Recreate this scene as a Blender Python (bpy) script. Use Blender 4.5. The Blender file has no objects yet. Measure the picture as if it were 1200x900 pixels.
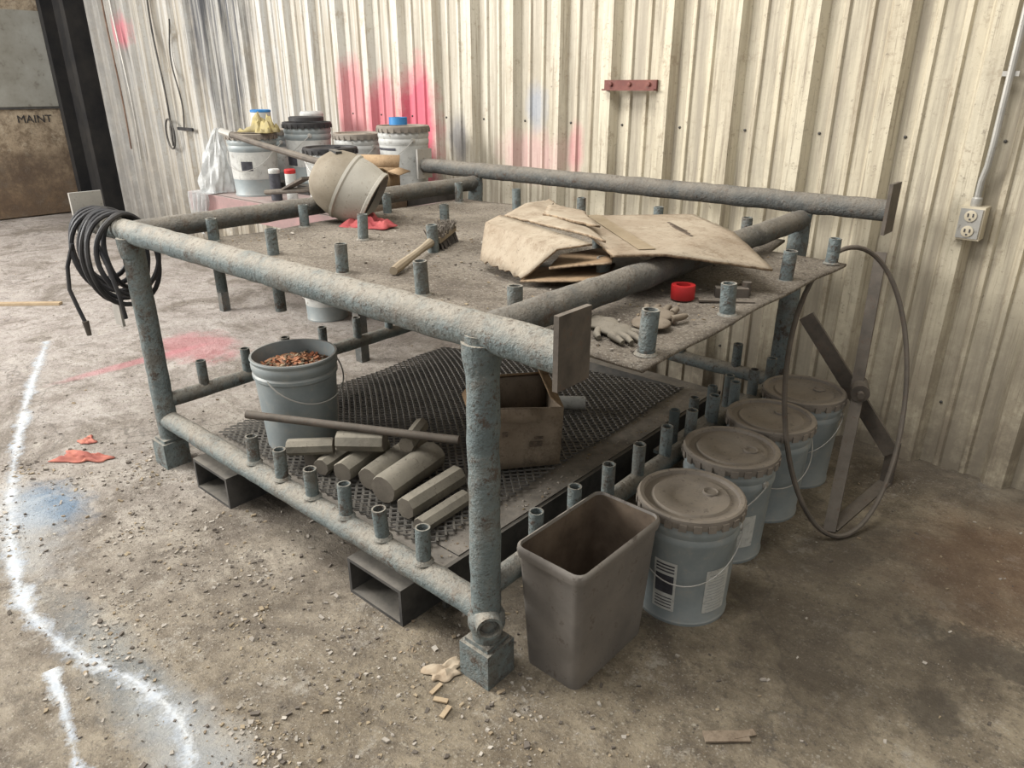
import bpy, bmesh, math, random
from mathutils import Vector, Matrix, Euler
random.seed(7)
V=Vector
PI=math.pi

# ---------------------------------------------------------------- materials
class M:
    def __init__(s,name,rough=.75,metal=0.0,coord='Object'):
        s.m=bpy.data.materials.new(name); s.m.use_nodes=True
        s.nt=s.m.node_tree; s.N=s.nt.nodes
        s.b=s.N['Principled BSDF']
        s.b.inputs['Roughness'].default_value=rough
        s.b.inputs['Metallic'].default_value=metal
        s.b.inputs['Specular IOR Level'].default_value=.3
        s.tc=s.N.new('ShaderNodeTexCoord').outputs[coord]
    def L(s,a,b): s.nt.links.new(a,b)
    def put(s,sock,v):
        if hasattr(v,'is_linked') or hasattr(v,'links'): s.L(v,sock)
        else: sock.default_value=v
    def col(s,v):
        return (v[0],v[1],v[2],1) if isinstance(v,(tuple,list)) else v
    def noise(s,scale,detail=4,rough=.6,vec=None,dist=0):
        n=s.N.new('ShaderNodeTexNoise'); n.inputs['Scale'].default_value=scale
        n.inputs['Detail'].default_value=detail; n.inputs['Roughness'].default_value=rough
        n.inputs['Distortion'].default_value=dist
        s.L(vec or s.tc,n.inputs['Vector']); return n.outputs['Fac']
    def pebbles(s,scale,size,thr):
        n=s.N.new('ShaderNodeTexVoronoi'); n.inputs['Scale'].default_value=scale; s.L(s.tc,n.inputs['Vector'])
        rnd=s.sep(n.outputs['Color'])[0]
        return s.mul(s.rng(n.outputs['Distance'],size,size*.7),s.rng(rnd,thr,thr+.05))
    def scale(s,sc,vec=None):
        n=s.N.new('ShaderNodeVectorMath'); n.operation='MULTIPLY'
        s.L(vec or s.tc,n.inputs[0]); n.inputs[1].default_value=sc; return n.outputs[0]
    def rng(s,f,a,b,c=0,d=1):
        n=s.N.new('ShaderNodeMapRange'); s.L(f,n.inputs[0])
        n.inputs[1].default_value=a;n.inputs[2].default_value=b;n.inputs[3].default_value=c;n.inputs[4].default_value=d
        return n.outputs[0]
    def math(s,op,a,b=0.0):
        n=s.N.new('ShaderNodeMath'); n.operation=op; s.put(n.inputs[0],a); s.put(n.inputs[1],b); return n.outputs[0]
    def mul(s,a,b): return s.math('MULTIPLY',a,b)
    def mix(s,f,a,b,blend='MIX'):
        n=s.N.new('ShaderNodeMix'); n.data_type='RGBA'; n.blend_type=blend
        s.put(n.inputs[0],f); s.put(n.inputs[6],s.col(a)); s.put(n.inputs[7],s.col(b)); return n.outputs[2]
    def sep(s,vec=None):
        n=s.N.new('ShaderNodeSeparateXYZ'); s.L(vec or s.tc,n.inputs[0]); return n.outputs
    def up(s,a=.2,b=.9):
        g=s.N.new('ShaderNodeNewGeometry'); z=s.sep(g.outputs['Normal'])[2]; return s.rng(z,a,b)
    def spot(s,c,r,nz=.6,nscale=6,soft=.5):
        n=s.N.new('ShaderNodeVectorMath'); n.operation='SUBTRACT'; s.L(s.tc,n.inputs[0]); n.inputs[1].default_value=c
        d=s.N.new('ShaderNodeVectorMath'); d.operation='DIVIDE'; s.L(n.outputs[0],d.inputs[0]); d.inputs[1].default_value=r
        l=s.N.new('ShaderNodeVectorMath'); l.operation='LENGTH'; s.L(d.outputs[0],l.inputs[0])
        q=s.noise(nscale,5,.7)
        k=s.math('ADD',l.outputs['Value'],s.mul(s.math('SUBTRACT',q,.5),nz*2))
        return s.rng(k,1+soft/2,1-soft/2)
    def bump(s,h,strength=.3,dist=.01):
        n=s.N.new('ShaderNodeBump'); n.inputs['Strength'].default_value=strength; n.inputs['Distance'].default_value=dist
        s.L(h,n.inputs['Height']); s.L(n.outputs[0],s.b.inputs['Normal'])
    def base(s,c): s.put(s.b.inputs['Base Color'],s.col(c))

def simple(name,c1,c2,scale=8,rough=.75,metal=0,bump=.2,bs=60,dust=None,dustamt=.7,spk=None):
    m=M(name,rough,metal)
    c=m.mix(m.rng(m.noise(scale,5,.65),.35,.65),c1,c2)
    if dust:
        c=m.mix(m.mul(m.up(.1,.9),m.rng(m.noise(scale*1.7,5,.7),.3,.6,.35*dustamt,dustamt)),c,dust)
    if spk: c=m.mix(m.rng(m.noise(scale*4,6,.8),.56,.66,0,.8),c,spk)
    m.base(c)
    if bump: m.bump(m.noise(bs,3,.6),bump,.004)
    return m.m

def steel_paint(name,a,b,dust,amt):
    m=M(name,.8,.04)
    c=m.mix(m.rng(m.noise(5,5,.7),.35,.65),a,b)
    c=m.mix(m.rng(m.noise(20,6,.8),.56,.66,0,.55),c,(.26,.27,.25))
    c=m.mix(m.rng(m.noise(5,8,.82),.49,.59,0,.75),c,(.105,.09,.072))
    c=m.mix(m.rng(m.noise(13,6,.85),.54,.62,0,.9),c,(.075,.052,.038))
    c=m.mix(m.rng(m.noise(50,4,.85),.57,.65,0,.85),c,(.06,.052,.043))
    c=m.mix(m.mul(m.up(.0,.75),m.rng(m.noise(8,6,.78),.36,.56,.35*amt,amt)),c,dust)
    c=m.mix(m.mul(m.up(.3,.9),m.rng(m.noise(55,5,.85),.53,.61,0,.85)),c,(.11,.09,.07))
    m.base(c); m.bump(m.math('ADD',m.noise(26,5,.7),m.mul(m.noise(95,3,.7),.5)),.95,.010); return m.m
STEEL=steel_paint('painted_steel_bluegray',(.115,.14,.14),(.185,.21,.20),(.28,.252,.205),.9)
DPIPE=steel_paint('dusty_dark_steel',(.066,.068,.064),(.118,.12,.112),(.205,.183,.15),.85)

def floor_mat():
    m=M('stained_concrete',.85)
    x,y,z=m.sep()
    big=m.noise(.9,6,.65,dist=.4); mid=m.noise(4,8,.78); fine=m.noise(34,8,.85); vf=m.noise(120,4,.8)
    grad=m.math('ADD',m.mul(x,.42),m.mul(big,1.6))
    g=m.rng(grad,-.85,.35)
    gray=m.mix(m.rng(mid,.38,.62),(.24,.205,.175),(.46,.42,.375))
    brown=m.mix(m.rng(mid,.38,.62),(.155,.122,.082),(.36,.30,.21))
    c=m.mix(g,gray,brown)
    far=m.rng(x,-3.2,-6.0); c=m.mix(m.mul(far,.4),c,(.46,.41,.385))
    c=m.mix(m.rng(m.noise(1.6,9,.8,dist=1),.49,.60,0,.68),c,(.13,.104,.077))
    c=m.mix(m.rng(m.noise(9,8,.85),.53,.61,0,.6),c,(.105,.086,.066))
    c=m.mix(m.rng(fine,.53,.63,0,.75),c,(.09,.074,.058))
    c=m.mix(m.rng(m.noise(5.5,9,.85),.56,.63,0,.55),c,(.48,.44,.37))
    c=m.mix(m.rng(vf,.57,.66,0,.6),c,(.46,.42,.35))
    dens=m.rng(m.noise(2.6,5,.7),.42,.62,.15,1)
    c=m.mix(m.mul(m.pebbles(95,.32,.62),m.mul(dens,.75)),c,(.46,.42,.35))
    c=m.mix(m.mul(m.pebbles(48,.26,.72),m.mul(dens,.8)),c,(.45,.41,.33))
    c=m.mix(m.mul(m.pebbles(61,.30,.70),m.mul(dens,.8)),c,(.075,.062,.05))
    cr=m.N.new('ShaderNodeTexVoronoi'); cr.feature='DISTANCE_TO_EDGE'; cr.inputs['Scale'].default_value=.4
    nv=m.N.new('ShaderNodeTexNoise'); nv.inputs['Scale'].default_value=2.5; nv.inputs['Detail'].default_value=7; m.L(m.tc,nv.inputs['Vector'])
    av=m.N.new('ShaderNodeVectorMath'); av.operation='ADD'; m.L(m.tc,av.inputs[0]); 
    sv=m.N.new('ShaderNodeVectorMath'); sv.operation='SCALE'; m.L(nv.outputs['Color'],sv.inputs[0]); sv.inputs['Scale'].default_value=.9
    m.L(sv.outputs[0],av.inputs[1]); m.L(av.outputs[0],cr.inputs['Vector'])
    c=m.mix(m.rng(cr.outputs['Distance'],.005,.001,0,.4),c,(.08,.07,.06))
    c=m.mix(m.mul(m.spot((-4.55,2.05,0),(.34,.22,1),.9,7,.6),.5),c,(.50,.16,.18))
    c=m.mix(m.mul(m.spot((-4.55,1.65,0),(.05,.42,1),.7,6,.7),.5),c,(.50,.18,.20))
    c=m.mix(m.mul(m.spot((-3.12,.68,0),(.20,.12,1),.9,8,.9),.6),c,(.13,.24,.36))
    c=m.mix(m.mul(m.spot((-1.9,.49,0),(.5,.08,1),1.,8,1),.25),c,(.25,.35,.42))
    c=m.mix(m.mul(m.spot((-3.1,.53,0),(.40,.13,1),1.,11,.9),.45),c,(.58,.59,.58))
    c=m.mix(m.mul(m.spot((-1.5,.50,0),(.28,.10,1),1.,11,.9),.4),c,(.58,.59,.58))
    c=m.mix(m.mul(m.spot((-.12,2.75,0),(.25,.4,1),.9,6,.9),.55),c,(.17,.088,.045))
    c=m.mix(m.mul(m.spot((.02,2.25,0),(.26,.10,1),1.3,16,.5),.6),c,(.06,.05,.04))
    c=m.mix(m.mul(m.spot((-.10,1.9,0),(.07,.10,1),1.3,18,.5),.6),c,(.06,.05,.04))
    c=m.mix(m.mul(m.spot((-.45,2.2,0),(.40,.6,1),.9,4,1),.55),c,(.09,.073,.053))
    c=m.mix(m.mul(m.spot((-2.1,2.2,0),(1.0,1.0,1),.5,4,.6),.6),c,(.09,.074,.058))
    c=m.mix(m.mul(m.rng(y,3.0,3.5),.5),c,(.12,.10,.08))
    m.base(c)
    m.put(m.b.inputs['Roughness'],m.rng(big,.35,.6,.92,.65))
    m.bump(m.math('ADD',m.mul(fine,.8),m.math('ADD',m.mul(mid,2.0),m.mul(vf,.35))),.85,.018)
    return m.m

def wall_mat():
    m=M('cream_painted_metal_siding',.55,.03)
    x,y,z=m.sep()
    st=m.noise(1,6,.7,vec=m.scale((16,16,.8)))
    wide=m.noise(1.3,5,.6)
    lr=m.rng(x,-5.5,-2.0)
    c=m.mix(lr,(.42,.415,.39),(.52,.46,.335))
    c=m.mix(m.rng(wide,.4,.7,0,.4),c,(.58,.535,.43))
    c=m.mix(m.rng(st,.45,.64,0,.75),c,(.30,.25,.178))
    c=m.mix(m.rng(m.noise(1,5,.75,vec=m.scale((40,40,1.4))),.54,.65,0,.65),c,(.20,.16,.115))
    c=m.mix(m.rng(m.noise(45,6,.85),.58,.66,0,.8),c,(.16,.13,.10))
    c=m.mix(m.rng(m.noise(9,7,.85),.55,.64,0,.6),c,(.26,.205,.14))
    c=m.mix(m.mul(m.rng(z,1.0,0),m.rng(m.noise(6,6,.75),.32,.56)),c,(.21,.175,.13))
    c=m.mix(m.rng(m.noise(2.5,7,.75),.53,.66,0,.45),c,(.34,.30,.225))
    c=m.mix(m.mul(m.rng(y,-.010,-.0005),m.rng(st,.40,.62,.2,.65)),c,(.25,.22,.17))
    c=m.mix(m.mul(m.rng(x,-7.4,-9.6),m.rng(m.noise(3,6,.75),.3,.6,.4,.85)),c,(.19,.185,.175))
    c=m.mix(m.mul(m.spot((-6.85,0,2.3),(.62,2,1.15),.45,2,.5),m.rng(st,.42,.56,.35,.9)),c,(.055,.06,.07))  # dark bluish stripes: shade of the ribs painted into the siding colour
    for (cx,cz,rx,rz,s_,rc) in [(-4.80,1.42,.17,.36,.65,(.46,.10,.13)),(-4.42,1.30,.17,.36,.75,(.46,.08,.12)),(-4.02,1.26,.21,.46,.85,(.48,.06,.11))]:
        c=m.mix(m.mul(m.spot((cx,0,cz),(rx,2,rz),.35,7,.5),s_),c,rc)
    c=m.mix(m.mul(m.spot((-2.95,0,1.20),(.25,2,.13),.8,6,.9),.35),c,(.54,.24,.27))
    c=m.mix(m.mul(m.spot((-2.62,0,1.25),(.05,2,.13),.6,9,.9),.5),c,(.48,.12,.16))
    c=m.mix(m.mul(m.spot((-9.1,0,2.15),(.22,2,.16),.8,6,.8),.6),c,(.52,.12,.16))
    c=m.mix(m.mul(m.spot((-2.93,0,1.48),(.08,2,.12),.7,6,.9),.5),c,(.20,.25,.34))
    c=m.mix(m.mul(m.spot((-3.62,0,1.28),(.10,2,.15),.7,6,.9),.7),c,(.10,.10,.11))
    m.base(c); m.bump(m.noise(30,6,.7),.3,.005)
    return m.m

def tabletop_mat():
    m=M('grit_covered_plate',.9)
    c=m.mix(m.rng(m.noise(4,6,.7),.35,.65),(.16,.13,.098),(.29,.25,.198))
    c=m.mix(m.rng(m.noise(110,4,.8),.5,.62,0,.8),c,(.38,.34,.28))
    c=m.mix(m.rng(m.noise(50,6,.85),.53,.62,0,.9),c,(.07,.057,.045))
    c=m.mix(m.rng(m.noise(2.2,7,.85),.52,.62,0,.6),c,(.105,.085,.067))
    c=m.mix(m.mul(m.pebbles(90,.3,.6),.8),c,(.38,.34,.28))
    m.base(c); m.bump(m.noise(80,5,.85),1.0,.012); return m.m

def card_mat(name,a,b,stain,amt=.6):
    m=M(name,.92)
    c=m.mix(m.rng(m.noise(3.5,6,.75),.38,.62),a,b)
    c=m.mix(m.rng(m.noise(6,8,.85),.50,.62,0,amt),c,stain)
    c=m.mix(m.rng(m.noise(40,5,.85),.57,.66,0,.65),c,(.115,.085,.055))
    m.base(c); m.bump(m.math('ADD',m.mul(m.noise(14,5,.75),.6),m.noise(1,3,.6,vec=m.scale((150,20,20)))),.35,.006); return m.m

TOP=tabletop_mat()
CARD=card_mat('cardboard_tan',(.29,.195,.11),(.38,.27,.165),(.20,.135,.078))
CARDD=card_mat('cardboard_dusty',(.255,.20,.14),(.345,.29,.215),(.175,.125,.08),.7)
CARDI=card_mat('cardboard_inner_brown',(.19,.125,.07),(.26,.18,.105),(.12,.08,.048),.7)
CARDR=card_mat('cardboard_dirty',(.185,.14,.098),(.265,.212,.155),(.105,.078,.055),.7)
CEDGE=simple('cardboard_torn_edge',(.12,.08,.05),(.32,.24,.155),60,.95)
BLACK=simple('black_rubber',(.018,.018,.02),(.045,.042,.04),9,.6,0,.1,40)
DARK=simple('dark_grimy_steel',(.035,.034,.032),(.08,.075,.068),7,.75,.05,.4,30,dust=(.19,.17,.14))
DECK=simple('dusty_deck_steel',(.06,.058,.053),(.12,.11,.095),7,.85,.05,.4,40,dust=(.27,.24,.20),dustamt=.9,spk=(.12,.10,.085))
MESHM=simple('expanded_metal_steel',(.07,.068,.064),(.14,.13,.12),12,.6,.25,.2,50,dust=(.24,.22,.185),dustamt=.7)
PAIL=simple('gray_pail_steel',(.20,.23,.235),(.275,.30,.295),6,.5,.12,.15,25,dust=(.34,.31,.26),spk=(.30,.29,.26))
LID=simple('dusty_gray_lid',(.15,.13,.11),(.23,.20,.165),9,.75,.05,.3,45,dust=(.28,.235,.18),spk=(.11,.09,.072))
LABW=simple('label_white',(.52,.52,.48),(.40,.40,.37),20,.7,spk=(.25,.23,.2))
LABK=simple('label_dark',(.03,.03,.035),(.07,.07,.08),20,.7)
WHITEP=simple('pail_white_paint',(.47,.47,.44),(.35,.35,.33),7,.6,0,.1,30,spk=(.18,.16,.13))
BLUE=simple('blue_plastic',(.02,.13,.33),(.05,.2,.42),10,.5)
REDT=simple('red_tape',(.42,.02,.02),(.32,.02,.02),10,.45)
REDC=simple('red_cloth',(.38,.09,.085),(.26,.045,.05),15,.95,0,.5,60)
ORC=simple('orange_scrap',(.42,.19,.10),(.34,.12,.06),15,.85)
COPP=simple('copper_scrap',(.50,.27,.15),(.38,.18,.10),15,.6,.2)
YEL=simple('yellow_cloth',(.34,.28,.12),(.25,.21,.12),15,.9)
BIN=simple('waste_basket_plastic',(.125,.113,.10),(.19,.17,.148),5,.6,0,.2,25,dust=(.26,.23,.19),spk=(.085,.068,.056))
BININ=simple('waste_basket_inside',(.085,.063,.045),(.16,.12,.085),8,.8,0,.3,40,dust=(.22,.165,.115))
WOODG=simple('weathered_billet',(.12,.11,.088),(.21,.19,.15),10,.88,0,.6,40,dust=(.285,.255,.20),spk=(.09,.076,.06))
WOODE=simple('billet_end',(.10,.085,.068),(.155,.135,.105),14,.85,spk=(.06,.05,.04))
WOOD=simple('raw_wood',(.31,.23,.145),(.40,.31,.20),14,.85,spk=(.2,.14,.08))
RUST=simple('rusty_steel',(.10,.06,.042),(.18,.12,.085),14,.8,.1,.4,60)
RUSTD=simple('dark_rusty_bar',(.065,.055,.045),(.12,.10,.08),12,.75,.1,.3,60,dust=(.18,.155,.125),spk=(.10,.06,.04))
REDB=simple('oxide_red_bracket',(.12,.043,.036),(.19,.075,.058),14,.7,spk=(.07,.05,.04))
PINK=simple('faded_red_bench',(.30,.18,.17),(.21,.145,.135),7,.8,0,.3,30,dust=(.32,.28,.25))
HOOD1=simple('hood_tan',(.17,.14,.10),(.25,.215,.16),9,.75,0,.2,30,spk=(.13,.11,.085))
HOOD2=simple('hood_pale',(.31,.29,.245),(.39,.365,.31),9,.65,0,.2,30,spk=(.20,.175,.14))
GALV=simple('galvanized',(.34,.33,.30),(.44,.42,.38),10,.45,.4,.1,40,spk=(.22,.2,.17))
BEIGE=simple('outlet_beige',(.46,.40,.29),(.54,.48,.36),10,.5)
CHIP=simple('light_chips',(.25,.22,.185),(.42,.38,.32),3,.9)
CHIPT=simple('tan_chips',(.32,.26,.17),(.20,.15,.10),3,.9)
CHIPD=simple('dark_chips',(.09,.075,.06),(.13,.11,.09),3,.9)

# ---------------------------------------------------------------- geometry builder
class G:
    def __init__(s): s.bm=bmesh.new(); s.mats=[]; s.i=0
    def mat(s,m):
        if m not in s.mats: s.mats.append(m)
        s.i=s.mats.index(m); return s
    def face(s,vs,smooth=False):
        try: f=s.bm.faces.new(vs)
        except ValueError: return None
        f.material_index=s.i; f.smooth=smooth; return f
    def box(s,c,size,rot=None,M_=None):
        R=(Euler(rot).to_matrix() if rot else Matrix.Identity(3)) if M_ is None else M_
        c=V(c); vs=[]
        for dx in(-.5,.5):
            for dy in(-.5,.5):
                for dz in(-.5,.5):
                    vs.append(s.bm.verts.new(c+R@V((dx*size[0],dy*size[1],dz*size[2]))))
        for q in((0,1,3,2),(4,6,7,5),(0,4,5,1),(2,3,7,6),(0,2,6,4),(1,5,7,3)): s.face([vs[k] for k in q])
    def bbox(s,lo,hi): s.box([(a+b)/2 for a,b in zip(lo,hi)],[b-a for a,b in zip(lo,hi)])
    def bar(s,p,q,w,t,upv=(0,0,1)):
        p=V(p);q=V(q);d=(q-p);L=d.length;d.normalize();u=V(upv); n=d.cross(u).normalized(); u=n.cross(d)
        s.box((p+q)/2,(L,w,t),M_=Matrix((d,n,u)).transposed())
    def tube(s,pts,r,seg=14,closed=False,caps=True):
        pts=[V(p) for p in pts]; n=len(pts); rr=r if isinstance(r,(list,tuple)) else [r]*n
        tang=[]
        for i in range(n):
            if closed: t=pts[(i+1)%n]-pts[i-1]
            else: t=pts[min(i+1,n-1)]-pts[max(i-1,0)]
            tang.append(t.normalized())
        a=tang[0].orthogonal().normalized(); rings=[]
        for i in range(n):
            t=tang[i]; a=(a-t*a.dot(t)).normalized(); b=t.cross(a)
            rings.append([s.bm.verts.new(pts[i]+(a*math.cos(2*PI*k/seg)+b*math.sin(2*PI*k/seg))*rr[i]) for k in range(seg)])
        m=n if closed else n-1
        for i in range(m):
            A=rings[i];B=rings[(i+1)%n]
            for k in range(seg): s.face([A[k],A[(k+1)%seg],B[(k+1)%seg],B[k]],True)
        if caps and not closed:
            s.face(rings[0][::-1]); s.face(rings[-1])
    def pipe(s,p,q,r,seg=20,wall=.15,sub=1):
        p=V(p);q=V(q);d=(q-p).normalized(); a=d.orthogonal().normalized(); b=d.cross(a)
        def ring(c,rad): return [s.bm.verts.new(c+(a*math.cos(2*PI*k/seg)+b*math.sin(2*PI*k/seg))*rad) for k in range(seg)]
        dep=min(.06,(q-p).length*.4)
        R=[ring(p+d*dep,r*(1-wall*1.5)),ring(p,r*(1-wall*1.5)),ring(p,r),ring(q,r),ring(q,r*(1-wall*1.5)),ring(q-d*dep,r*(1-wall*1.5))]
        for i in range(5):
            for k in range(seg): s.face([R[i][k],R[i][(k+1)%seg],R[i+1][(k+1)%seg],R[i+1][k]],True)
        s.face(R[0]); s.face(R[-1][::-1])
    def lathe(s,prof,seg=40,Mx=None,mats=None,cap0=True,cap1=True):
        Mx=Mx or Matrix.Identity(4); rings=[]
        for (r,z) in prof: rings.append([s.bm.verts.new(Mx@V((r*math.cos(2*PI*k/seg),r*math.sin(2*PI*k/seg),z))) for k in range(seg)])
        for i in range(len(prof)-1):
            if mats and mats[i]: s.mat(mats[i])
            for k in range(seg): s.face([rings[i][k],rings[i][(k+1)%seg],rings[i+1][(k+1)%seg],rings[i+1][k]],True)
        if cap0: s.face(rings[0][::-1])
        if cap1: s.face(rings[-1])
    def grid(s,f,nu,nv,smooth=True,edge=None):
        vs=[[s.bm.verts.new(f(i/nu,j/nv)) for j in range(nv+1)] for i in range(nu+1)]
        for i in range(nu):
            for j in range(nv): s.face([vs[i][j],vs[i+1][j],vs[i+1][j+1],vs[i][j+1]],smooth)
    def loops(s,rings,cap0=False,cap1=False):
        R=[[s.bm.verts.new(V(p)) for p in r] for r in rings]; n=len(R[0])
        for i in range(len(R)-1):
            for k in range(n): s.face([R[i][k],R[i][(k+1)%n],R[i+1][(k+1)%n],R[i+1][k]],True)
        if cap0: s.face(R[0][::-1])
        if cap1: s.face(R[-1])
    def done(s,name,parent=None,loc=(0,0,0),rot=(0,0,0),solid=0,sharp=35,fixn=True,rim=None):
        if fixn: bmesh.ops.recalc_face_normals(s.bm,faces=s.bm.faces)
        if rim: s.mat(rim)
        me=bpy.data.meshes.new(name); s.bm.to_mesh(me); s.bm.free()
        for m in s.mats: me.materials.append(m)
        try: me.set_sharp_from_angle(angle=math.radians(sharp))
        except Exception: pass
        o=bpy.data.objects.new(name,me); bpy.context.scene.collection.objects.link(o)
        o.location=loc; o.rotation_euler=rot
        if parent: o.parent=parent
        if solid:
            md=o.modifiers.new('thick','SOLIDIFY'); md.thickness=solid; md.offset=0
            if rim: md.material_offset_rim=len(s.mats)-1
        return o
def empty(name,loc=(0,0,0),rot=(0,0,0)):
    o=bpy.data.objects.new(name,None); bpy.context.scene.collection.objects.link(o); o.location=loc; o.rotation_euler=rot
    o.empty_display_size=.1; return o

# ---------------------------------------------------------------- room
g=G().mat(floor_mat()); g.bbox((-14,-5,-.1),(5,4.3,0)); g.done('floor')

WR=-math.atan(.05)
def wallpt(X,off=0,z=0):
    return V((X,3.448-.05*X-off,z))
P=.362; ph=-2.39
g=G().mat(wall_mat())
prof=[]
x0=ph-P*25; 
def module(x):
    h=.052
    return [(x-.060,0),(x-.034,h),(x+.034,h),(x+.060,0),(x+.112,0),(x+.121,.012),(x+.137,.012),(x+.146,0),(x+.216,0),(x+.225,.012),(x+.241,.012),(x+.250,0)]
k=0
while x0+P*k<4: prof+=module(x0+P*k); k+=1
zs=[0,4.6]
vs=[[g.bm.verts.new(V((x,-d,z))) for z in zs] for x,d in prof]
for i in range(len(vs)-1): g.face([vs[i][0],vs[i+1][0],vs[i+1][1],vs[i][1]])
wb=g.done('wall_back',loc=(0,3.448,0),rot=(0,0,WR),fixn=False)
g=G().mat(DARK)
for kk in range(18,32):
    xx=x0+P*kk
    for zz in (1.40,2.75,.30):
        g.lathe([(.007,0),(.006,.005),(.003,.007)],8,Matrix.Translation((xx+.088,0,zz))@Matrix.Rotation(PI/2,4,'X'))
g.done('siding_screws',parent=wb)

m=M('dirty_left_wall',.85); m.base(m.mix(m.rng(m.noise(2,6,.7),.35,.65),(.17,.12,.08),(.33,.27,.20))); m.bump(m.noise(20,5,.7),.4,.01)
g=G().mat(m.m); g.bbox((-11.3,-5,0),(-11.1,4.05,4.6)); g.done('wall_left')
m=M('brown_stained_door',.75)
x,y,z=m.sep()
c=m.mix(m.rng(z,1.3,.2),(.38,.31,.22),(.20,.135,.08))
c=m.mix(m.rng(m.noise(3,8,.85),.44,.58,0,.85),c,(.12,.085,.055))
c=m.mix(m.rng(m.noise(8,7,.85),.54,.64,0,.75),c,(.42,.36,.27))
c=m.mix(m.mul(m.rng(z,.85,.75,0,1),m.rng(m.noise(4,7,.75),.4,.6,.2,.8)),c,(.075,.05,.035))
m.base(c); m.bump(m.noise(15,5,.7),.4,.01)
dr=empty('door_1',(-11.1,0,0))
g=G().mat(m.m); g.bbox((0,1.3,.02),(.05,3.93,3.2)); g.done('door_leaf',dr)
g=G().mat(simple('door_panel_gray',(.32,.315,.28),(.22,.21,.175),2,.65,spk=(.14,.12,.1))); g.bbox((.05,2.3,1.35),(.07,3.78,2.45)); g.done('door_panel',dr)
g=G().mat(DARK)
for a,b in (((.05,2.2,1.32),(.072,3.82,1.345)),((.05,3.79,1.34),(.072,3.815,2.5))): g.bbox(a,b)
g.done('door_trim',dr)
tx=bpy.data.curves.new('maint_lettering','FONT'); tx.body='MAINT'; tx.size=.13; tx.extrude=.002
to=bpy.data.objects.new('maint_lettering',tx); bpy.context.scene.collection.objects.link(to); tx.materials.append(BLACK)
to.parent=dr; to.location=(.053,3.22,1.16); to.rotation_euler=(PI/2,0,PI/2)
g=G().mat(simple('black_column_paint',(.008,.008,.009),(.022,.02,.018),3,.7))
g.bbox((-11.09,3.86,0),(-10.1,3.93,4.6)); g.bbox((-10.22,3.70,0),(-10.10,3.90,4.6)); g.bbox((-11.0,3.72,0),(-10.88,3.90,4.6)); g.done('steel_column')

# ---------------------------------------------------------------- steel rack
rack=empty('steel_pipe_rack')
ZT=1.05; XR=-1.14; XL=-3.10; YF=1.21; YB=3.25
def lumpy(p,q,r,n=24,amp=.0016):
    p=V(p);q=V(q); return [p.lerp(q,i/n)+V((random.uniform(-amp,amp),random.uniform(-amp,amp),random.uniform(-amp,amp))) for i in range(n+1)],[r*(1+random.uniform(-.025,.025)) for i in range(n+1)]
g=G().mat(STEEL)
p,r=lumpy((-3.50,YF,ZT),(-.885,YF,ZT),.0475,60); g.tube(p,r,24)
p,r=lumpy((XR,YF-.01,.06),(XR,YF-.01,ZT),.0425); g.tube(p,r,20)
p,r=lumpy((XL,YF-.005,.06),(XL,YF-.005,ZT),.044); g.tube(p,r,20)
p,r=lumpy((XL,YF,.215),(XR,YF,.215),.042,40); g.tube(p,r,20)
g.done('front_frame_pipes',rack)
g=G().mat(DPIPE)
p,r=lumpy((-3.56,YB,1.13),(-.80,YB,1.13),.044,50); g.tube(p,r,20)
p,r=lumpy((XR,YF,ZT),(XR,YB-.02,ZT+.01),.043,40); g.tube(p,r,20)
p,r=lumpy((XL,YF,ZT),(XL,YB-.02,ZT+.01),.043,40); g.tube(p,r,20)
g.done('top_rails',rack)
g=G().mat(STEEL)
for X in (XL,XR):
    p,r=lumpy((X,YB-.02,.06),(X,YB-.02,1.09),.044); g.tube(p,r,18)
    p,r=lumpy((X,YF,.30),(X,YB-.02,.30),.033); g.tube(p,r,18)
p,r=lumpy((XL,YB-.02,.30),(XR,YB-.02,.30),.033); g.tube(p,r,18)
g.done('back_legs_and_lower_rails',rack)
g=G().mat(STEEL)
for X in (XL,XR):
    for Y in (YF-.01,YB-.02):
        g.box((X,Y,.06),(.112,.112,.12)); g.box((X,Y,.126),(.09,.09,.014))
g.pipe((XR+.055,YF-.055,.215),(XR-.02,YF+.0,.215),.037)
g.lathe([(.046,-.03),(.054,-.01),(.054,.02),(.046,.035)],20,Matrix.Translation((XR,YF-.01,.19)))
g.lathe([(.043,-.05),(.050,-.01),(.052,.03)],20,Matrix.Translation((XR,YF-.01,1.0)))
g.lathe([(.044,-.05),(.050,-.01),(.052,.03)],20,Matrix.Translation((XL,YF-.01,1.0)))
g.done('feet_and_collars',rack)
g=G().mat(RUSTD)
g.box((-.878,YF,1.07),(.014,.118,.172)); g.box((-.795,YB,1.14),(.014,.12,.20))
g.mat(GALV); g.box((-3.505,YF,1.09),(.014,.13,.17)); g.box((-3.565,YB,1.14),(.014,.12,.18))
g.box((-3.33,YF-.03,.70),(.075,.012,.17)); g.tube([(-3.33,YF-.03,.78),(-3.33,YF-.03,1.02)],.008,8)
g.done('end_plates',rack)
g=G().mat(TOP)
def tp(u,v):
    X=-3.06+u*(2.245); Y=1.41+v*(1.70)
    if u>.86: Y=1.41+v*1.45
    n=.004*math.sin(X*9+Y*4)+.003*math.sin(Y*13)
    return V((X,Y,.978+n))
g.grid(tp,60,40); g.done('tabletop_plate',rack,solid=.010)
g=G().mat(STEEL)
cols=[-3.0,-2.56,-2.12,-1.68,-1.29,-.87]; rows=[1.50,1.95,2.45,2.97]
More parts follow.
